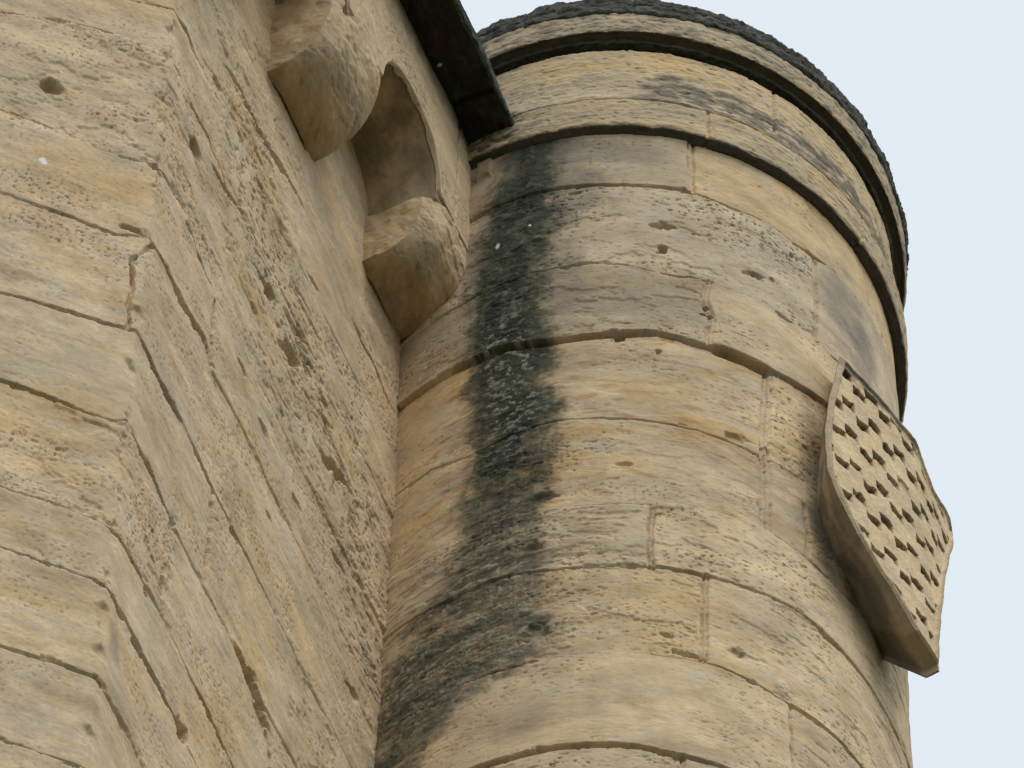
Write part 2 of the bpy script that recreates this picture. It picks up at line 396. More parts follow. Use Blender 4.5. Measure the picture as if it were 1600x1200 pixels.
# weaker and mottled lower down
low = 1-ss(Zm, 25.3, 26.6)
mott = ss(fbm(U*7, Zm*8, 5, 310, .66), -.22, .2)
stm = st*(1-low*.5*(1-mott))*(1-.22*ss(fbm(U*16, Zm*3.5, 4, 311, .6), .0, .4))
halo = ss(sd_, -.20, .02)*.38*ss(fbm(U*4, Zm*9, 4, 315), -.35, .35)
C = lerp(C, DGREY*.9, halo)
C = lerp(C, np.array([.045, .053, .036]), stm*.93*(1-.35*low))
core = ss(sd_, .0, .10)*(1-.5*low)
C = lerp(C, BLACKG*.8, core*.85*ss(fbm(U*9, Zm*12, 4, 318), -.45, .1))
C = lerp(C, GREEN, st*ss(fbm(U*10, Zm*12, 4, 320), .05, .45)*.5*ss(Zm, 25.6, 26.6))
lw = np.exp(-((Zm-27.0)/.4)**2)+.85*np.exp(-((Zm-25.45)/.5)**2)+.25
lc = ss(fbm(U*24, Zm*26, 4, 330, .7), .04, .34)*ss(sd_, .02, .10)*np.clip(lw, 0, 1)
C = lerp(C, LICH*.95, lc*.72)
D += st*(fbm(U*26, Zm*30, 3, 340, .7)*.0035)+lc*.003
# dark horizontal drips left of the streak foot
dr = ss(fbm(U*5, Zm*7, 5, 350, .62), .02, .3)*ss(Am, R_(-150), R_(-140))*(1-ss(Am, re, re+.05))*(1-ss(Zm, 25.45, 25.8))*ss(Zm, 23.2, 24)
C = lerp(C, BLACKG*1.6, dr*.6)
def speck(C, U, Z, u, z, r, c, f=.95):
    d = np.hypot((U-u), (Z-z)*.55)+.3*r*pn(U*150, Z*150, 7); return lerp(C, c, (1-ss(d, r*.7, r))*f)
for x, y, r in [(778,385,.010), (828,352,.005), (905,330,.003)]:
    a, z = on_turret(x, y); C = speck(C, U, Zm, a+PI/2, z, r, (.85, .85, .83))
C = np.clip(C, .012, .8)
R = TR+D
P = np.stack([TC[0]+R*np.cos(Am), TC[1]+R*np.sin(Am), Zm], -1)
grid_obj('shaft', P, C, np.stack([U, Zm], -1), M_TUR, turret, wrap=True)

# ---- mouldings: a profile (radius, height) swept round, broken up by wear
def ring(name, prof_pts, mat, seed, wear=.006, step=.0034, colour=None, zstep=.0035, drip=None):
    pr = np.array(prof_pts, float); L = np.hypot(*(pr[1:]-pr[:-1]).T); s = np.concatenate([[0], np.cumsum(L)])
    n = int(s[-1]/zstep)+2; sv = np.linspace(0, s[-1], n)
    rr = np.interp(sv, s, pr[:, 0]); zz = np.interp(sv, s, pr[:, 1])
    A = spaced([(R_(-150), step), (R_(10), .03), (R_(210), None)])[:-1]
    Am, S = np.meshgrid(A, sv); Uu = (Am+PI/2)
    Rr = np.repeat(rr[:, None], len(A), 1); Zz = np.repeat(zz[:, None], len(A), 1)
    tx = np.gradient(rr); tz = np.gradient(zz); l = np.hypot(tx, tz)+1e-9
    nr, nz = (tz/l)[:, None], (-tx/l)[:, None]
    e = fbm(Uu*6, S*14+seed, 4, seed)*wear+fbm(Uu*28, S*40, 3, seed+6, .6)*wear*.7-ss(pn(Uu*26, S*50, seed+8), .42, .65)*wear*.7
    dl = fbm(Uu*9, S*0+seed, 3, seed+3)*.005+fbm(Uu*60, S*0+seed, 2, seed+4)*.003
    if drip: e = e+drip(Uu, S, sv)
    R2 = Rr+nr*e; Z2 = Zz+nz*e+dl
    C = colour(Uu, S, s, Zz)
    Pp = np.stack([TC[0]+R2*np.cos(Am), TC[1]+R2*np.sin(Am), Z2], -1)
    return grid_obj(name, Pp, np.clip(C, .01, .8), np.stack([Uu, S+seed], -1), mat, turret, wrap=True)
zb = zt_body
def col_low(Uu, S, s, Zz):
    C = np.zeros(S.shape+(3,), np.float32)+CREAM*.92
    C = lerp(C, GREYC*.8, ss(fbm(Uu*2.2, S*9, 4, 401), -.3, .3)*.8)
    C = lerp(C, OCHRE, (Uu > .27)*ss(fbm(Uu*3, S*9, 4, 403), -.1, .5)*.5)
    zz = Zz-zb
    grey = ss(zz, .20, .24)*(1-ss(zz+.09*fbm(Uu*9, S*10, 4, 409), .46, .51))
    C = lerp(C, GREYC*.95, grey*.7)
    C = lerp(C, np.array([.17, .145, .11]), grey*ss(Uu+.25*fbm(Uu*4, S*14, 4, 404), -.05, .12)*ss(fbm(Uu*14, S*22, 4, 406), -.5, .1)*.95)
    up = ss(zz+.05*fbm(Uu*9, S*10, 3, 409), .45, .50)
    C = lerp(C, CREAM*.95, up*.7); C = lerp(C, OCHRE*1.1, up*ss(fbm(Uu*2.5, S*12, 4, 407), -.15, .4)*(1-.5*ss(Uu, .1, .5))*.75)
    C = lerp(C, GREYC*.8, ss(fbm(Uu*5, S*30, 4, 408), .0, .5)*.5)
    C = lerp(C, DGREY*.45, (1-ss(S+.006*fbm(Uu*14, S*9, 3, 415), s[3]-.016, s[3]-.004))*.93)                      # drip edge under the moulding: soot plus painted-in underside shade
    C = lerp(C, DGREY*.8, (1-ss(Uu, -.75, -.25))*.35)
    C = lerp(C, GREEN*.9, (1-ss(Uu+.1*fbm(Uu*9, S*20, 3, 413), -.52, -.26))*(zz < .3)*ss(fbm(Uu*20, S*30, 3, 411), -.3, .2)*.9)
    return C*(1+.14*fbm(Uu*20, S*60, 3, 412))[..., None]
def drip_low(Uu, S, sv):
    # bed joint between the moulding and the course above it; upright joints
    j = np.abs(S-.265+.004*fbm(Uu*6, S*0, 2, 421)); d = -(1-ss(j, .003, .010))*.014*(.4+ss(fbm(Uu*3, S*0+3, 3, 422), -.2, .3))
    for uu, lo, hi in ((.27, 0, .27), (.545, .27, .8), (.95, 0, .27)):
        k = np.abs(Uu-uu+.004*fbm(Uu*9, S*12, 2, 5)); d = d-(1-ss(k, .003, .009))*.010*((S > lo) & (S < hi))
    return d
RL, RU = 1.038, 1.046
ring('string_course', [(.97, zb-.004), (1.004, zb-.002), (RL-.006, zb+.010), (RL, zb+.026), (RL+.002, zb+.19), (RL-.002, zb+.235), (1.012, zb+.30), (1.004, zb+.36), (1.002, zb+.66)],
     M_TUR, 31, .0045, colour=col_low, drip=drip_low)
def col_up(Uu, S, s, Zz):
    C = np.zeros(S.shape+(3,), np.float32)+GREYC*.85
    C = lerp(C, CREAM*.9, ss(fbm(Uu*3, S*12, 4, 501), -.2, .4)*.6)
    C = lerp(C, DGREY, ss(fbm(Uu*8, S*22, 5, 502, .6), -.05, .4)*.6)
    C = lerp(C, DGREY*.8, (1-ss(S+.008*fbm(Uu*14, S*9, 3, 515), s[4]-.012, s[4]+.002))*.85)  # cornice underside: its shade put into the colour along with soot
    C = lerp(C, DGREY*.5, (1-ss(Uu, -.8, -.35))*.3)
    return C*(1+.2*fbm(Uu*24, S*60, 3, 503))[..., None]
ZU = on_turret(1002, 68)[1]
print('zb', zb, 'ZU', ZU, 'outer', on_turret(1002, 46, RU)[1])
zo = on_turret(1002, 46, RU)[1]
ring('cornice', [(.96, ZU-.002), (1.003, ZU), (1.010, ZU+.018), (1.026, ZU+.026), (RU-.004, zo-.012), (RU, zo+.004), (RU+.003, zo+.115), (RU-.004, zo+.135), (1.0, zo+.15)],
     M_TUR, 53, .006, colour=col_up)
def col_cap(Uu, S, s, Zz):
    C = np.zeros(S.shape+(3,), np.float32)+DGREY*.8
    C = lerp(C, BLACKG*1.6, ss(fbm(Uu*9, S*22, 4, 601), -.2, .3)*.7)
    C = lerp(C, LICH*.5, ss(fbm(Uu*22, S*40, 4, 602, .7), .1, .4)*.5)
    return C
zc = zo+.125
def drip_cap(Uu, S, sv):
    return ss(fbm(Uu*9, S*12, 4, 611, .65), -.1, .4)*.009+fbm(Uu*60, S*60, 2, 612)*.0015-.004*(np.abs(((Uu*2.6) % 1)-.5) > .485)
ring('roof_cap', [(1.0, zc), (RU+.000, zc-.010), (RU+.008, zc+.000), (RU+.006, zc+.048), (RU-.006, zc+.060), (RU-.010, zc+.070), (RU-.004, zc+.085), (RU-.004, zc+.125), (RU-.04, zc+.19), (.72, zc+.46), (.36, zc+.9), (.03, zc+1.35), (.0, zc+1.36)],
     M_ROOF, 71, .006, colour=col_cap, drip=drip_cap, zstep=.006, step=.004)

# ================================================================== THE CASTLE WALL
castle = thing('castle_wall', 'tan sandstone castle wall left of the turret, with rounded corbels under its black eave', 'castle wall')
ua, _ = on_A(0, 600)
zs = [on_W(x, y)[1] for x, y in ((0, 0), (0, 1200), (120, 1200), (620, 1200), (620, 300), (275, 0), (450, 0))]
print('wall z', [round(v, 2) for v in zs], 'uA', on_A(0, 1200), on_A(0, 0), 'uB', on_B(612, 800), on_B(620, 1200))
ZLO, ZHI = min(zs)-.1, max(zs)+.1
UJ = on_B(612, 800)[0]
U1 = spaced([(-6.0, .1), (-1.15, .0045), (-.75, .0036), (UJ+.12, .03), (UJ+.5, None)])
Z2 = spaced([(-1.7, .5), (ZLO-.6, .03), (ZLO, .0062), (ZHI, .04), (28.97, None)])
print('wall grid', len(U1), len(Z2))
Uq, Zq = np.meshgrid(U1, Z2)
wz = fbm(Uq*4, Zq*7, 3, 1077)*0.012+fbm(Uq*26, Zq*26, 2, 1078)*0.004
wu = fbm(Uq*8, Zq*8, 2, 1079)*0.008
def wp(pts): return [on_W(x, y) for x, y in pts]
WJ = [wp(p) for p in [
 [(100,-30),(210,0),(277,21),(296,55),(308,82),(330,130)],
 [(0,18),(105,31),(175,52),(259,86),(272,100),(298,158),(329,217),(354,298),(375,325)],
 [(0,172),(28,182),(105,210),(157,235),(210,250),(243,258),(266,290),(294,340),(308,396),(322,430)],
 [(0,301),(70,327),(140,353),(182,367),(224,371),(240,384),(280,468),(320,532),(330,578)],
 [(0,455),(72,476),(140,496),(200,514),(220,528),(252,596),(284,656),(332,764),(364,828),(400,900)],
 [(0,592),(72,616),(136,644),(176,656),(204,660),(208,678),(240,740),(268,816)],
 [(0,760),(80,784),(176,822),(184,832),(212,884),(256,964),(296,1056),(332,1128),(364,1196)],
 [(0,852),(80,880),(136,900),(170,918),(196,964),(224,1024),(256,1088),(280,1132),(296,1168)],
 [(0,1010),(80,1032),(146,1056),(160,1072),(180,1112),(208,1164),(224,1196)],
 [(0,1154),(72,1180),(128,1198),(150,1240)]]]
WW = [.5, .7, .8, .8, .7, .8, .75, .9, .85, .7]
def fl2(j, X):
    u = np.array([p[0] for p in j]); z = np.array([p[1] for p in j]); o = np.argsort(u); return np.interp(X, u[o], z[o])
zjw = [fl2(j, Uq) for j in WJ]
for k in range(10, 60): zjw.append(zjw[9]-.36*(k-9))
Zw, Uw = Zq+wz, Uq+wu
cw = np.zeros(Uq.shape, np.int32)-1
for k in range(len(zjw)): cw[Zw < zjw[k]] = k
cw += 1
# upright joints (surveyed) splitting blocks
WV = [(4, [(240,384),(208,404),(204,460),(200,514)], .006), (6, [(268,818),(256,900),(254,964)], .005), (5, [(332,766),(328,830),(322,880),(320,912)], .005),
      (5, [(330,578),(328,540),(336,470)], .004), (8, [(418,1144),(422,1180),(423,1220)], .006)]
bw = np.zeros(Uq.shape, np.int32)
ends = [.65, .62, .5, .62, .9, .6, 1.0, .9, 1.0, .9]
for k in range(62):
    rs2 = np.random.RandomState(300+k)
    uu = [.28+rs2.rand()*.35, .95+rs2.rand()*.3, 1.45+rs2.rand()*.2, -.9-rs2.rand()*.3, -1.8-rs2.rand()*.4, -3, -4.1]
    for q in uu: bw[(cw == k) & (Uw > q)] += 1
bwid = (cw*9+bw) % 900
tA = np.random.RandomState(9)
bsh = np.random.RandomState(31).rand(900)*40; bam = np.random.RandomState(32).uniform(.5, 1.5, 900); bpi = np.random.RandomState(33).uniform(.15, 1.4, 900)
dW, pm, zone, mid, fine = weather(Uq+bsh[bwid], Zq+bsh[(bwid*7) % 900], 1003, .62)
pm = pm*bpi[bwid]; dW = dW*bam[bwid]
# soft edged block offsets
Dw = dW.copy()*1.15+tA.uniform(-.004, .004, 900)[bwid]*(np.abs(Uq) > -1)
jm = np.zeros(Uq.shape, np.float32); chipw = ss(fbm(Uq*9, Zq*9, 4, 1095, .6), .22, .5)
for k in range(len(zjw)):
    s = WW[k] if k < 10 else .8
    d = np.abs(Zw-zjw[k]); along = 0.5+0.9*fbm(Uq*3+k*3, Zq*0+k*7.7, 3, 1090+k % 5)
    if k < 10:
        ue = WJ[k][-1][0]; s = s*(1-ss(Uq, ue, ue+.12)*.8)
    wdt = (.0020+.0042*np.clip(along, 0, 1)*s+.011*chipw)*(1+1.1*ss(Uq, -.02, .1))
    m = 1-ss(d, wdt*.5, wdt*1.6)
    Dw -= m*(.005+.022*np.clip(along, .1, 1.2)*s)*(s > .05)
    jm = np.maximum(jm, (1-ss(d, .008, .025))*s)
gn = 1.1*fbm(Uq*15, Zq*17, 3, 1055, .6)
def carve(pts, wd, dp, taper=True, wob=1.0):
    global Dw
    P = wp(pts); d, t = seg_dist(Uq+wu*wob, Zq+wz*wob*.6, P)
    f = (ss(t, -.02, .3)*(1-ss(t, .7, 1.02))) if taper else np.ones_like(t)
    w2 = wd*(.35+.65*f)*np.clip(1+gn, .25, 2)*(1+.8*ss(Uq, -.02, .1))
    m = (1-ss(d, w2*.45, w2*1.1))*np.clip(f+.1, 0, 1)
    Dw -= m*dp
    return m
for k, p, wd in WV: carve(p, wd*1.5, .018, False)
OPEN = [([(136,900),(155,908),(172,920),(184,948),(198,966)], .014, .05), ([(274,1122),(284,1140),(296,1168)], .022, .06), ([(366,1008),(384,1045),(400,1080),(412,1120),(424,1142)], .030, .08),
 ([(146,1058),(160,1072)], .012, .04), ([(196,964),(224,1024),(256,1088),(276,1124)], .010, .035), ([(296,1056),(332,1128),(364,1196)], .010, .035),
 ([(240,384),(262,425),(280,468),(304,508),(324,545)], .014, .04), ([(220,528),(252,596),(284,656)], .009, .035), ([(300,690),(318,735),(334,768)], .013, .04),
 ([(404,432),(418,455),(432,476)], .020, .045), ([(436,536),(452,553),(472,572)], .022, .045), ([(496,700),(510,728),(532,744),(552,772)], .020, .04),
 ([(496,608),(504,628),(510,636)], .013, .03), ([(346,87),(378,140),(410,210),(445,270),(476,329)], .014, .035), ([(412,214),(430,245)], .014, .03),
 ([(552,500),(575,548),(592,588),(606,618),(618,644)], .010, .03), ([(296,215),(304,232),(314,246)], .022, .03), ([(230,256),(244,264),(252,276)], .014, .03),
 ([(329,255),(345,285),(354,300)], .010, .03), ([(277,21),(296,55),(308,82)], .010, .025), ([(334,768),(364,828),(400,900)], .007, .025),
 ([(290,350),(300,362)], .014, .03), ([(308,396),(320,424)], .010, .03), ([(500,655),(512,668)], .02, .03), ([(206,404),(204,440)], .008, .04),
 ([(205,676),(225,712),(240,740),(268,816)], .007, .02), ([(440,640),(446,650)], .012, .025), ([(403,655),(417,684)], .012, .025), ([(540,1065),(560,1090)],.015,.03),
 ([(370,560),(385,590)],.012,.02),([(478,420),(500,455)],.008,.015),([(455,770),(470,800)],.012,.02),([(520,860),(545,900)],.012,.02),([(415,800),(425,820)],.01,.02)]
for p, wd, dp in OPEN: carve(p, wd, dp)
def dent(x, y, ru, rz, dp, jag=.35):
    global Dw
    u, z = on_W(x, y); r = np.hypot((Uq-u)/ru, (Zq-z)/rz)*(1+jag*pn(Uq*40, Zq*40, 1061)); m = 1-ss(r, .45, 1.1); Dw -= m*dp; return m
hole = dent(80, 134, .045, .05, .035, .15)
for a in [(207,359,.05,.018,.045), (343,130,.03,.03,.02), (303,228,.03,.06,.02), (445,120,.0,.0,.0)]:
    if a[2]: dent(*a)
# the rotten band running down the canted face
bandP = [on_B(*p) for p in [(330,120),(400,330),(430,480),(480,600),(520,740),(560,860),(590,1000)]]
bd, _ = seg_dist(Uq, Zq, [(u, z) for u, z in bandP]) if False else (None, None)
bz = fl2(bandP, Uq)
bandm = np.exp(-((Zq-bz)/.6)**2)*ss(Uq, .2, .6)*(.35+.65*ss(fbm(Uq*2, Zq*1.6, 3, 1199), -.3, .3))
rot_ = fbm(Uq*5+.6*fbm(Uq*3, Zq*3, 2, 1201), Zq*8.5, 5, 1200, .66)
Dw -= bandm*ss(rot_, .18, .48)*.018+bandm*ss(fbm(Uq*22, Zq*30, 3, 1210), .24, .45)*.014
pb = bandm*np.clip(ss(rot_, .12, .4), 0, 1)
# long bedding furrows on the canted face
fur = fbm(Uq*3.5, Zq*6.5, 5, 1220, .62)
scabw = ss(fbm(Uq*3+bsh[bwid], Zq*4+bsh[bwid], 5, 1160, .62), .1, .16)
Dw -= scabw*.005*(bam[bwid] > 1.15)
Dw += ss(Uq, 0, .3)*fur*.005
Dw += (1-ss(Uq, -.2, .1))*fbm(Uq*2.2, Zq*9, 4, 1230, .6)*.004
# corner wear
cr = np.exp(-(Uq/.028)**2)
Dw -= cr*(.001+.016*ss(fbm(Uq*6+2, Zq*6, 4, 1240), .05, .4))
# ---- colours
C = np.zeros(Uq.shape+(3,), np.float32)+CREAM*.93
C = lerp(C, GREYC, tA.rand(900)[bwid]*.6)
C = lerp(C, PINK, tA.rand(900)[bwid]*.55)
C = lerp(C, OCHRE, ss(fbm(Uq*1.8, Zq*3.2, 4, 1301), .0, .55)*.40)
C = lerp(C, OCHRE*.9, ss(fbm(Uq*5, Zq*12, 4, 1303), .1, .5)*.35)
C = lerp(C, GREYC*.95, ss(fbm(Uq*2, Zq*6, 4, 1305), .0, .5)*.5)
C = lerp(C, WHITE*.75, ss(fbm(Uq*3.5, Zq*9, 4, 1307), .2, .6)*.35)
C *= (1+.22*fbm(Uq*2.6, Zq*3.4, 4, 1360)+.14*fbm(Uq*12, Zq*13, 4, 1361, .6))[..., None]
C = lerp(C, WHITE*.9, ss(fbm(Uq*5, Zq*6, 5, 1363, .62), .15, .5)*.35)
C = lerp(C, np.array([.31, .20, .105]), ss(fbm(Uq*3.5, Zq*6, 5, 1362, .6), .12, .5)*.34)
C = lerp(C, RUST, np.clip(pb*.35, 0, 1))
C = lerp(C, DGREY, np.clip(bandm*ss(fbm(Uq*12, Zq*15, 4, 1310), .2, .5)*.45, 0, 1))
C = lerp(C, OCHRE*.8, np.clip(bandm*ss(fbm(Uq*3, Zq*6, 4, 1311), -.2, .4)*.4, 0, 1))
C *= (1+.11*mid+.10*fine)[..., None]
C = lerp(C, C*.32, np.clip(pm*.65, 0, 1))
C = lerp(C, PINK*.95, np.clip(jm, 0, 1)*ss(fbm(Uq*3, Zq*3, 3, 1331), -.05, .3)*.5)
C = lerp(C, DGREY*1.2, np.clip(jm*.3, 0, 1)*ss(fbm(Uq*4, Zq*4, 2, 1330), -.2, .4))
for (x, y, ru, rz, f, c) in [(80,134,.05,.06,.75,RUST), (112,150,.07,.03,.6,RUST*1.5), (240,300,.2,.1,.35,OCHRE), (190,300,.12,.08,.5,OCHRE), (60,640,.25,.2,.3,OCHRE), (100,730,.15,.08,.35,OCHRE),
                             (40,930,.2,.08,.4,OCHRE), (180,1010,.05,.12,.5,DGREY*1.4), (20,110,.3,.2,.35,GREYC), (60,560,.3,.15,.45,GREYC*1.0), (205,665,.05,.03,.5,DGREY), (110,10,.06,.1,.4,PINK*.8),
                             (260,10,.2,.1,.3,OCHRE), (400,950,.2,.5,.3,OCHRE*1.05), (510,470,.04,.08,.5,PINK*.8)]:
    u, z = on_W(x, y); r = np.hypot((Uq-u)/ru, (Zq-z)/rz)+.4*fbm(Uq*6, Zq*10, 4, 1340)
    C = lerp(C, c, (1-ss(r, .4, 1.15))*f)
for x, y, r in [(66,252,.012), (70,256,.008)]:
    u, z = on_W(x, y); C = speck(C, Uq, Zq, u, z, r, (.85, .85, .84))
C = np.clip(C, .015, .8)
rb = .007
k = np.clip((Uq+rb)/(2*rb), 0, 1)[..., None]
Nn = nA*(1-k)+nB*k; Nn /= np.linalg.norm(Nn, axis=-1, keepdims=True)
base = CO+np.where(Uq[..., None] < 0, Uq[..., None]*dA, Uq[..., None]*dB)
P = base+Nn*Dw[..., None]; P[..., 2] = Zq
grid_obj('wall_face', P, C, np.stack([Uq, Zq], -1), M_WALL, castle)

# ---- corbels, arched lintels, parapet
def path(u, o):
    """point at distance u from the corner and o out from the wall, following both faces"""
    u = np.asarray(u, float)[..., None]; o = np.asarray(o, float)[..., None]
    k = np.clip((u+.02)/.04, 0, 1); N_ = nA*(1-k)+nB*k; N_ = N_/np.linalg.norm(N_, axis=-1, keepdims=True)
    return CO+np.where(u < 0, u*dA, u*dB)+o*N_
# corbel 2: near lower end, far lower end; near top (on the parapet face)
c2a = on_B(566, 402); c2b = on_B(625, 538); c1a = on_B(425, 92); ptop = on_P(680, 291)
cw_, pitch = c2b[0]-c2a[0], c2a[0]-c1a[0]
zbot = (c2a[1]+c2b[1])/2; zsp = ptop[1]
print('corbel', c2a, c2b, c1a, on_B(480, 250), 'ptop', ptop, on_P(555, 0), on_P(720, 375), 'w', cw_, 'pitch', pitch, 'h', zsp-zbot)
cs = c2a[0]
WC = cw_
def corbel(us, seed, rise_=0.0):
    n, m = 110, 150
    H = zsp-zbot+.004+rise_
    us = us-(.012 if rise_ else 0); cw_ = WC+(.045 if rise_ else 0)
    # profile: bottom at the wall, quarter-round nose, short upright
    tt = np.linspace(0, 1, n)
    pr = []
    for t in tt:
        if t < .8:
            a = t/.8*PI/2; pr.append((OV*math.sin(a)**.75, .72*H*(1-math.cos(a))**1.1))
        else:
            pr.append((OV, .72*H+(t-.8)/.2*.28*H))
    pr = np.array(pr)
    ex = .0
    # grid: rows profile, columns across; end caps closed by shrinking profile towards the wall line
    cols = np.concatenate([np.linspace(0, 1, 46)[:-1]-1, np.linspace(0, 1, m), 1+np.linspace(0, 1, 46)[1:]])   # <0 and >1 are the end faces
    Tt, Cc = np.meshgrid(np.arange(n), cols, indexing='ij')
    o = pr[:, 0][:, None]*np.ones(len(cols)); h = pr[:, 1][:, None]*np.ones(len(cols))
    inn = np.clip(np.where(Cc < 0, -Cc, np.where(Cc > 1, Cc-1, 0)), 0, 1)
    if rise_: o = o-.006*ss(h, .8*H, .9*H)
    o2 = o*(1-inn)-.03*inn; h2 = h
    uu = us+np.clip(Cc, 0, 1)*cw_
    # rounded arrises
    e = np.minimum(np.clip(Cc, 0, 1), 1-np.clip(Cc, 0, 1))*cw_
    rnd = np.clip(1-e/.10, 0, 1)**2.2*.055
    o2 = o2-rnd*(1-inn)
    un = fbm((uu+o2)*5+seed, h2*6, 4, seed)*.009-ss(fbm((uu+o2)*9+seed, h2*12+o2*9, 4, seed+2, .6), .16, .30)*.005+fbm((uu+o2)*20+seed, h2*22+o2*22, 4, seed+3, .6)*.005
    sgn = np.where(Cc < 0, -1., np.where(Cc > 1, 1., 0.))
    uu2 = uu+sgn*np.clip(inn*6, 0, 1)*(fbm(o2*9+seed, h2*9, 4, seed+7)*.010)
    # one flaked patch on each corbel's flank
    hr = .72*H
    nx = np.clip(o/OV, 0, 1); f = (h < hr)
    oo = o2+un*np.where(f, nx, 1)*(1-inn)
    hh = h2+un*np.where(f, -(1-nx)*1.0, 0)*(1-inn)
    Pp = path(uu2, oo); Pp[..., 2] = zbot+hh
    C = np.zeros(uu.shape+(3,), np.float32)+CREAM*.95
    C = lerp(C, PINK*.95, ss(fbm((uu+o2)*4+seed, h2*6+o2*4, 3, seed+11), -.3, .4)*.5)
    C = lerp(C, OCHRE*.95, ss(fbm((uu+o2)*5+seed, h2*7+o2*4, 4, seed+12), -.05, .5)*.55)
    C = lerp(C, GREYC*.8, ss(fbm((uu+o2)*5, h2*9+seed, 4, seed+13), .0, .5)*.45)
    C *= (1+.25*fbm((uu+o2)*6, h2*7+o2*6+seed, 4, seed+18, .6))[..., None]
    C = lerp(C, DGREY*1.3, (1-ss(h/H+.12*fbm((uu+o2)*9, h2*9, 3, seed+14), .0, .55))*.25)   # darker towards the foot
    fl = ss(fbm((uu+o2)*18, h2*24+o2*18, 2, seed+15), .42, .6)
    C = lerp(C, DGREY, fl*.4)
    C = np.clip(C*(1+.1*fbm((uu+o2)*40, h2*60+o2*30, 3, seed+16))[..., None], .02, .8)
    grid_obj('corbel', Pp, C, np.stack([uu+o2*.7, h2+o2], -1), M_CORB, castle, flip=True)
for i, q in enumerate((0, -1, -2, -3, -4, -5, -6)): corbel(cs+q*pitch, 2000+i*40, .22 if q == -1 else 0.0)

# parapet front and soffit as one sheet: profile from wall (back of soffit) -> front edge -> up the face
zE = on_P(700, 160)[1]
print('parapet top', zE, on_P(640, 10), on_P(738, 248), 'spring', zsp)
Us = spaced([(-5.9, .03), (on_P(500, -60)[0]-.5, .0035), (cs+cw_+.45, .02), (UJ+.9, None)])
rise, half = .34, (pitch-cw_)/2+.022
def arch(u):
    z = np.zeros_like(u)
    for q in range(-9, 3):
        uc = cs+cw_+q*pitch+(pitch-cw_)/2
        t = (u-uc)/half; m = np.abs(t) < 1
        z = np.where(m, rise*np.sqrt(np.clip(1-np.abs(t)**2.3, 0, 1)), z)
    return z
ns, nf = 60, 260
az = arch(Us)
rows = []
zfoot = zsp+az
for i in range(ns): rows.append((np.full_like(Us, OV*i/ns-.02*(1-i/ns)), zfoot+0*Us, np.full_like(Us, i/ns*OV)))
zt = zE+.02
for i in range(nf):
    f = i/(nf-1); rows.append((np.full_like(Us, OV), zfoot+(zt-zfoot)*f, OV+(zt-zfoot)*f))
O = np.array([r[0] for r in rows]); Zp = np.array([r[1] for r in rows]); S = np.array([r[2] for r in rows]); UU = np.repeat(Us[None], len(rows), 0)
front = (np.arange(len(rows)) >= ns)[:, None]*np.ones_like(UU)
AL = np.concatenate([[0], np.cumsum(np.hypot(np.diff(Us), np.diff(az)))])
UU0 = UU; UF = np.where(front > 0, UU, AL[None]+0*UU); SF = np.where(front > 0, Zp, S)
dP, pmp, zoneP, midP, fineP = weather(UF, SF, 3003, 1.0, .8)
dP = dP+fbm(UF*3, SF*7, 4, 3100)*.005
edge = np.exp(-((np.arange(len(rows))-ns)/4.0)**2)[:, None]
# open joint along the springing line on top of the corbels + slanting upright joints
jz = np.abs(Zp-(zsp+.012)); dP -= front*(az < .01)*(1-ss(jz, .004, .012))*.03
for uu in (cs+.5*cw_-.02, cs-pitch+.3*cw_, cs-2*pitch+.6*cw_, cs+cw_+.12):
    d = np.abs(UU+.01*fbm(UU*5, Zp*9, 3, 9)-uu); dP -= front*(1-ss(d, .003, .010))*.022*(Zp > zsp+.02)
dP = dP-edge*.012*(.6+ss(fbm(UU*8, Zp*0, 3, 3110), -.2, .3))
O2 = O+dP*np.where(front > 0, 1, 0)-edge*.004; Z2_ = Zp-dP*(1-front)*1.2
Pp = path(UU, O2); Pp[..., 2] = Z2_
C = np.zeros(UU.shape+(3,), np.float32)+CREAM*.95
C = lerp(C, GREYC, ss(fbm(UF*3, SF*6, 4, 3201), -.3, .4)*.6)
C = lerp(C, OCHRE, ss(fbm(UF*4, SF*9, 4, 3202), -.05, .5)*.35)
C = lerp(C, PINK, ss(fbm(UF*2, SF*4, 3, 3203), -.1, .4)*.4)
C = lerp(C, DGREY*.8, (1-front)*ss(fbm(UF*7, SF*9, 4, 3204), -.5, .3)*.55)   # soffit: occlusion under the arch painted into the colour
C = lerp(C, C*.5, pmp*.5)
# dark band along the top of the face, below the eave
C = lerp(C, DGREY*.6, front*ss(Zp+.05*fbm(UU*14, Zp*8, 4, 3206), zt-.16, zt-.02)*.7)
C = np.clip(C*(1+.12*midP+.1*fineP)[..., None], .02, .8)
grid_obj('parapet', Pp, C, np.stack([UF, SF], -1), M_WALL, castle)

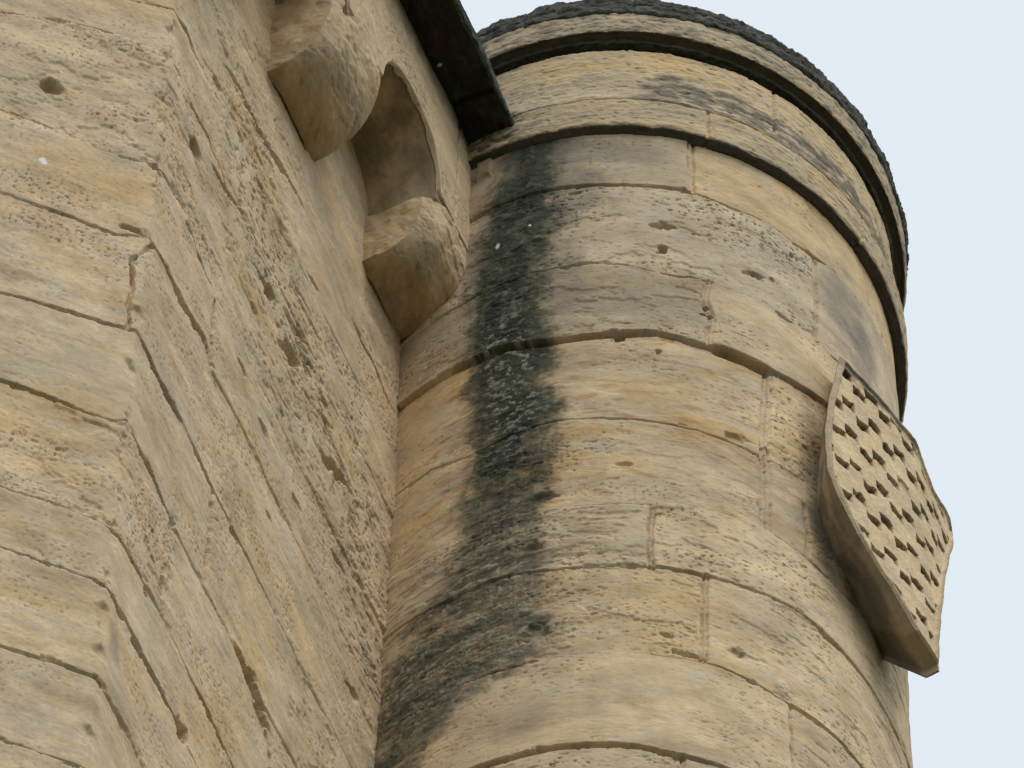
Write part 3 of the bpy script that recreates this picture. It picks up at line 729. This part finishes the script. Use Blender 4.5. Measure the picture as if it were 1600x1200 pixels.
# ---- eave: thick dark slabs with a broken, wet underside
def eave():
    W_, Tk = .172, .06
    U_ = spaced([(-5.9, .03), (on_P(640, -60)[0]-.6, .004), (UJ+.32, None)])
    prof_ = [(-.05, 0), (W_*.5, .0), (W_, .0), (W_+.012, .01), (W_+.012, Tk), (W_-.02, Tk+.02), (-2.6, Tk+2.2), (-2.65, Tk+2.1), (-1.0, .3), (-.05, 0)]
    pr = np.array(prof_); L = np.hypot(*(pr[1:]-pr[:-1]).T); s = np.concatenate([[0], np.cumsum(L)])
    sv = np.concatenate([np.arange(0, s[5], .005), np.arange(s[5], s[-1], .05), [s[-1]]])
    oo = np.interp(sv, s, pr[:, 0]); hh = np.interp(sv, s, pr[:, 1])
    Uu, S = np.meshgrid(U_, sv); Oo = np.repeat(oo[:, None], len(U_), 1); Hh = np.repeat(hh[:, None], len(U_), 1)
    vis = (S < s[5])*1.0
    slab = np.floor((Uu+.25)/.9); fr = (Uu+.25)/.9-slab
    n = fbm(Uu*5, S*9, 4, 4001)*.018+fbm(Uu*16, S*20, 3, 4003, .6)*.010
    jt = (1-ss(np.minimum(fr, 1-fr)*.9, .004, .014))
    so_ = (S < s[2])
    Hh2 = Hh+np.where(so_, n*.8+jt*.03+(np.sin(slab*7.3)*.008), 0)
    Oo2 = Oo+np.where((S >= s[2]) & (vis > 0), n*.55, 0)
    Pp = path(Uu, OV+Oo2); Pp[..., 2] = zE+Hh2
    C = np.zeros(Uu.shape+(3,), np.float32)+np.array([.032, .030, .027])
    C = lerp(C, (.075, .055, .035), ss(fbm(Uu*5, S*9, 4, 4010), .0, .5)*.7)
    C = lerp(C, (.10, .12, .095), (S > s[2])*ss(fbm(Uu*16, S*30, 4, 4011), -.3, .3)*.8)
    C = lerp(C, GREEN, ss(fbm(Uu*9, S*20, 4, 4012), .1, .5)*.5)
    C = np.clip(C, .008, .5)
    a = on_P(670, 88)
    C = speck(C, Uu, S, a[0]+.03, .08, .007, (.8, .8, .8))
    grid_obj('eave', Pp, C, np.stack([Uu, S], -1), M_DARK, castle, flip=True)
eave()
# ---- the rest of the building (seen only from aside): side, rear and roof behind the eave
def box_pts(p, z0, z1): return [(x, y, z0) for x, y in p]+[(x, y, z1) for x, y in p]
A_ = CO-5.9*dA; B_ = CO+(UJ+.45)*dB
dep = 5.0
foot = [A_[:2], (A_-nA*dep)[:2], (B_-nB*dep+dB*2)[:2], (B_+dB*2.0-nB*.6)[:2], (B_-nB*.35)[:2], (CO-nB*.35-nA*.1)[:2]]
vs = box_pts(foot, -1.7, 28.9); n = len(foot)
poly_obj('rear_wall', vs, [(i, (i+1) % n, (i+1) % n+n, i+n) for i in range(n)]+[tuple(range(n, 2*n))], M_PLAIN, castle)

# ================================================================== THE CARVED SHIELD
def build_shield():
    top = [(1312,572),(1345,605),(1400,668),(1440,740),(1487,848)]
    left = [(1312,574),(1296,635),(1289,690),(1292,745),(1310,790),(1340,850),(1390,930),(1430,1000),(1465,1054)]
    right = [(1487,850),(1484,890),(1477,930),(1470,980),(1466,1052)]
    aL, aR = R_(-43), R_(-11)
    # radius of the front face: it leans out towards its foot
    def Rf(a, f): # f 0 at top .. 1 at the tip
        s = np.clip((a-aL)/(aR-aL), 0, 1)
        return 1.085+.075*s+(1.215-1.125)*f
    def loc(x, y):
        R = 1.12
        for _ in range(12):
            a, z = on_turret(x, y, R); f = np.clip((ztop-z)/(ztop-ztip), 0, 1); R = float(Rf(a, f))
        return a, z
    ztop = on_turret(1312, 572, 1.085)[1]; ztip = on_turret(1465, 1054, 1.215)[1]
    Lp = [loc(*p) for p in left]; Rp = [loc(*p) for p in right]; Tp = [loc(*p) for p in top]
    print('shield top', [(round(math.degrees(a)), round(z, 2)) for a, z in Tp]); print('L', [(round(math.degrees(a)), round(z, 2)) for a, z in Lp]); print('R', [(round(math.degrees(a)), round(z, 2)) for a, z in Rp])
    zl = np.array([z for _, z in Lp]); al = np.array([a for a, _ in Lp]); zr = np.array([z for _, z in Rp]); ar = np.array([a for a, _ in Rp])
    o1, o2 = np.argsort(zl), np.argsort(zr)
    zt0 = ztop
    n, m = 640, 340
    f = np.linspace(0, 1, n); s = np.linspace(0, 1, m)
    F, S = np.meshgrid(f, s, indexing='ij')
    Tq = [loc(*p) for p in [(1312,572),(1345,605),(1400,668),(1427,699),(1457,774),(1487,850)]]
    Z = zt0+(ztip-zt0)*F
    for _ in range(5):
        La = np.interp(Z, zl[o1], al[o1]); Ra = np.interp(Z, zr[o2], ar[o2]); Ra = np.maximum(Ra, La+.002)
        a_ = La+(Ra-La)*S
        zt_ = np.interp(a_, [q[0] for q in Tq], [q[1] for q in Tq])
        Z = zt_+(ztip-zt_)*F
    return zt0, zt_, ztip, La, Ra, F, S, Z, Rf, aL, aR
zt0, ztl, ztip, La, Ra, F, S, Z, Rf, aL, aR = build_shield()
Z = Z+.065; zt0 += .065; ztip += .065; ztl = ztl+.065
shield = thing('carved_shield', 'bowed stone heraldic shield carved with chequered relief on the round turret', 'shield')
Aa = La+(Ra-La)*S
Rr = Rf(Aa, F)
# chequers in relief
nc = 9.4
Hm = zt0-Z                                             # metres below the top edge
cu = (Aa-aL)/(aR-aL)*nc+.35; cv = (Hm-.125)/.232
cuw = cu+.08*fbm(cu*1.3, cv*2, 2, 5001); cvw = cv+.10*fbm(cu*1.3+9, cv*2, 2, 5002)
ci = np.floor(cuw); fu = cuw-ci
cvs = cvw+.30*(ci % 2); cj = np.floor(cvs); fv = cvs-cj
hs = .30*(1-.3*F)
eu, ev = .03, .02
hole_ = ss(fu, 0, eu)*(1-ss(fu, 1-eu, 1))*ss(fv, 0, ev)*(1-ss(fv, hs-ev*.5, hs+ev*.8))*(cj > -1)
hr_ = np.random.RandomState(12).rand(64, 64)
hd = .45+.75*hr_[(ci.astype(int)+9) % 64, (cj.astype(int)+9) % 64]
dist_edge = np.minimum(np.minimum((Aa-La), (Ra-Aa))*1.1, (ztl-Z))
inside = ss(dist_edge, .026, .034)*ss(ztl-Z, .045, .055)
rim = 1-ss(dist_edge+.006*fbm(cu*2, cv*4, 3, 5020), .020, .028)
worn = 1-.85*np.exp(-((cu-3.6)/1.5)**2-((cv-1.7)/.7)**2)
dS = -hole_*.050*hd*(1-.55*ss(F, .25, .9))*inside*worn+fbm(cu*.8, cv*1.6, 4, 5003)*.005+fbm(cu*8, cv*30, 2, 5005)*.0012
dS += rim*.010-np.exp(-(dist_edge/.007)**2)*.009
par = 1-hole_
Rr = Rr+dS
front = np.stack([TC[0]+Rr*np.cos(Aa), TC[1]+Rr*np.sin(Aa), Z], -1)
Cf = np.zeros(F.shape+(3,), np.float32)+CREAM*1.08
Cf = lerp(Cf, GREYC, ss(fbm(cu*.6, cv*1.5, 4, 5010), -.3, .4)*.6)
Cf = lerp(Cf, OCHRE, ss(fbm(cu*.5, cv*1.5, 4, 5011), .1, .5)*.25)
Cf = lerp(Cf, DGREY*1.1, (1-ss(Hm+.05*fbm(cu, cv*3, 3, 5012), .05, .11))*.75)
Cf = lerp(Cf, np.array([.055, .04, .032]), ss(hole_, .02, .3)*inside*worn*np.clip(.95-.35*ss(F, .1, .8)+.3*(S-.5), .45, .97))  # dirt in the recesses, deepened by shade painted into the colour
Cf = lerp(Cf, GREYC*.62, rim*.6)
Cf = np.clip(Cf*(1+.15*fbm(cu*4, cv*12, 4, 5013))[..., None], .02, .8)
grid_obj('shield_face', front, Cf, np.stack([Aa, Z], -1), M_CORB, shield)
# side: outline of the front swept back to the turret
idx = [(0, j) for j in range(F.shape[1]-1, -1, -1)]+[(i, 0) for i in range(1, F.shape[0])]+[(F.shape[0]-1, j) for j in range(1, F.shape[1])]+[(i, F.shape[1]-1) for i in range(F.shape[0]-2, -1, -1)]
ii = np.array(idx); ol = front[ii[:, 0], ii[:, 1]]; fo = F[ii[:, 0], ii[:, 1]]
nb = 40
rad = np.hypot(ol[:, 0]-TC[0], ol[:, 1]-TC[1]); ang = np.arctan2(ol[:, 1]-TC[1], ol[:, 0]-TC[0])
amid = (aL+aR)/2
rows = []
for i in range(nb):
    t = i/(nb-1)
    rr = rad*(1-t)+.97*t
    sh = np.sin(t*PI)*.008
    rr2 = rr+0*sh
    a2 = ang+(amid-ang)*(.20*t)
    z2 = ol[:, 2]+((zt0+ztip)/2-ol[:, 2])*np.where(ol[:, 2] < (zt0+ztip)/2, .34, .06)*max(0, (t-.2)/.8)
    un = fbm(np.arange(len(ol))*.02, np.full(len(ol), t*3), 4, 5100)*.006*min(1, t*6)
    rows.append(np.stack([TC[0]+(rr2)*np.cos(a2)+un*0, TC[1]+rr2*np.sin(a2), z2+un], -1))
Ps = np.array(rows)
Cs = np.zeros(Ps.shape, np.float32)+CREAM*.75
q = np.arange(len(ol))[None]*.012+np.zeros((nb, 1)); tq = np.linspace(0, 3, nb)[:, None]+0*q
Cs = lerp(Cs, DGREY*1.3, ss(fbm(q, tq, 4, 5110), -.4, .2)*.65)
Cs = lerp(Cs, DGREY*.8, (fo[None]*np.ones((nb, 1)) > .001)*ss(fo[None]+.1*fbm(q, tq, 3, 5111), .45, .8)*.35)
grid_obj('shield_edge', Ps, np.clip(Cs, .02, .8), np.stack([q, tq*.1], -1), M_CORB, shield, flip=True)

# ================================================================== ground
gm = poly_obj('ground', [(-600, -600, -1.6), (600, -600, -1.6), (600, 600, -1.6), (-600, 600, -1.6)], [(0, 1, 2, 3)], M_GRASS)
gm['kind'] = 'structure'
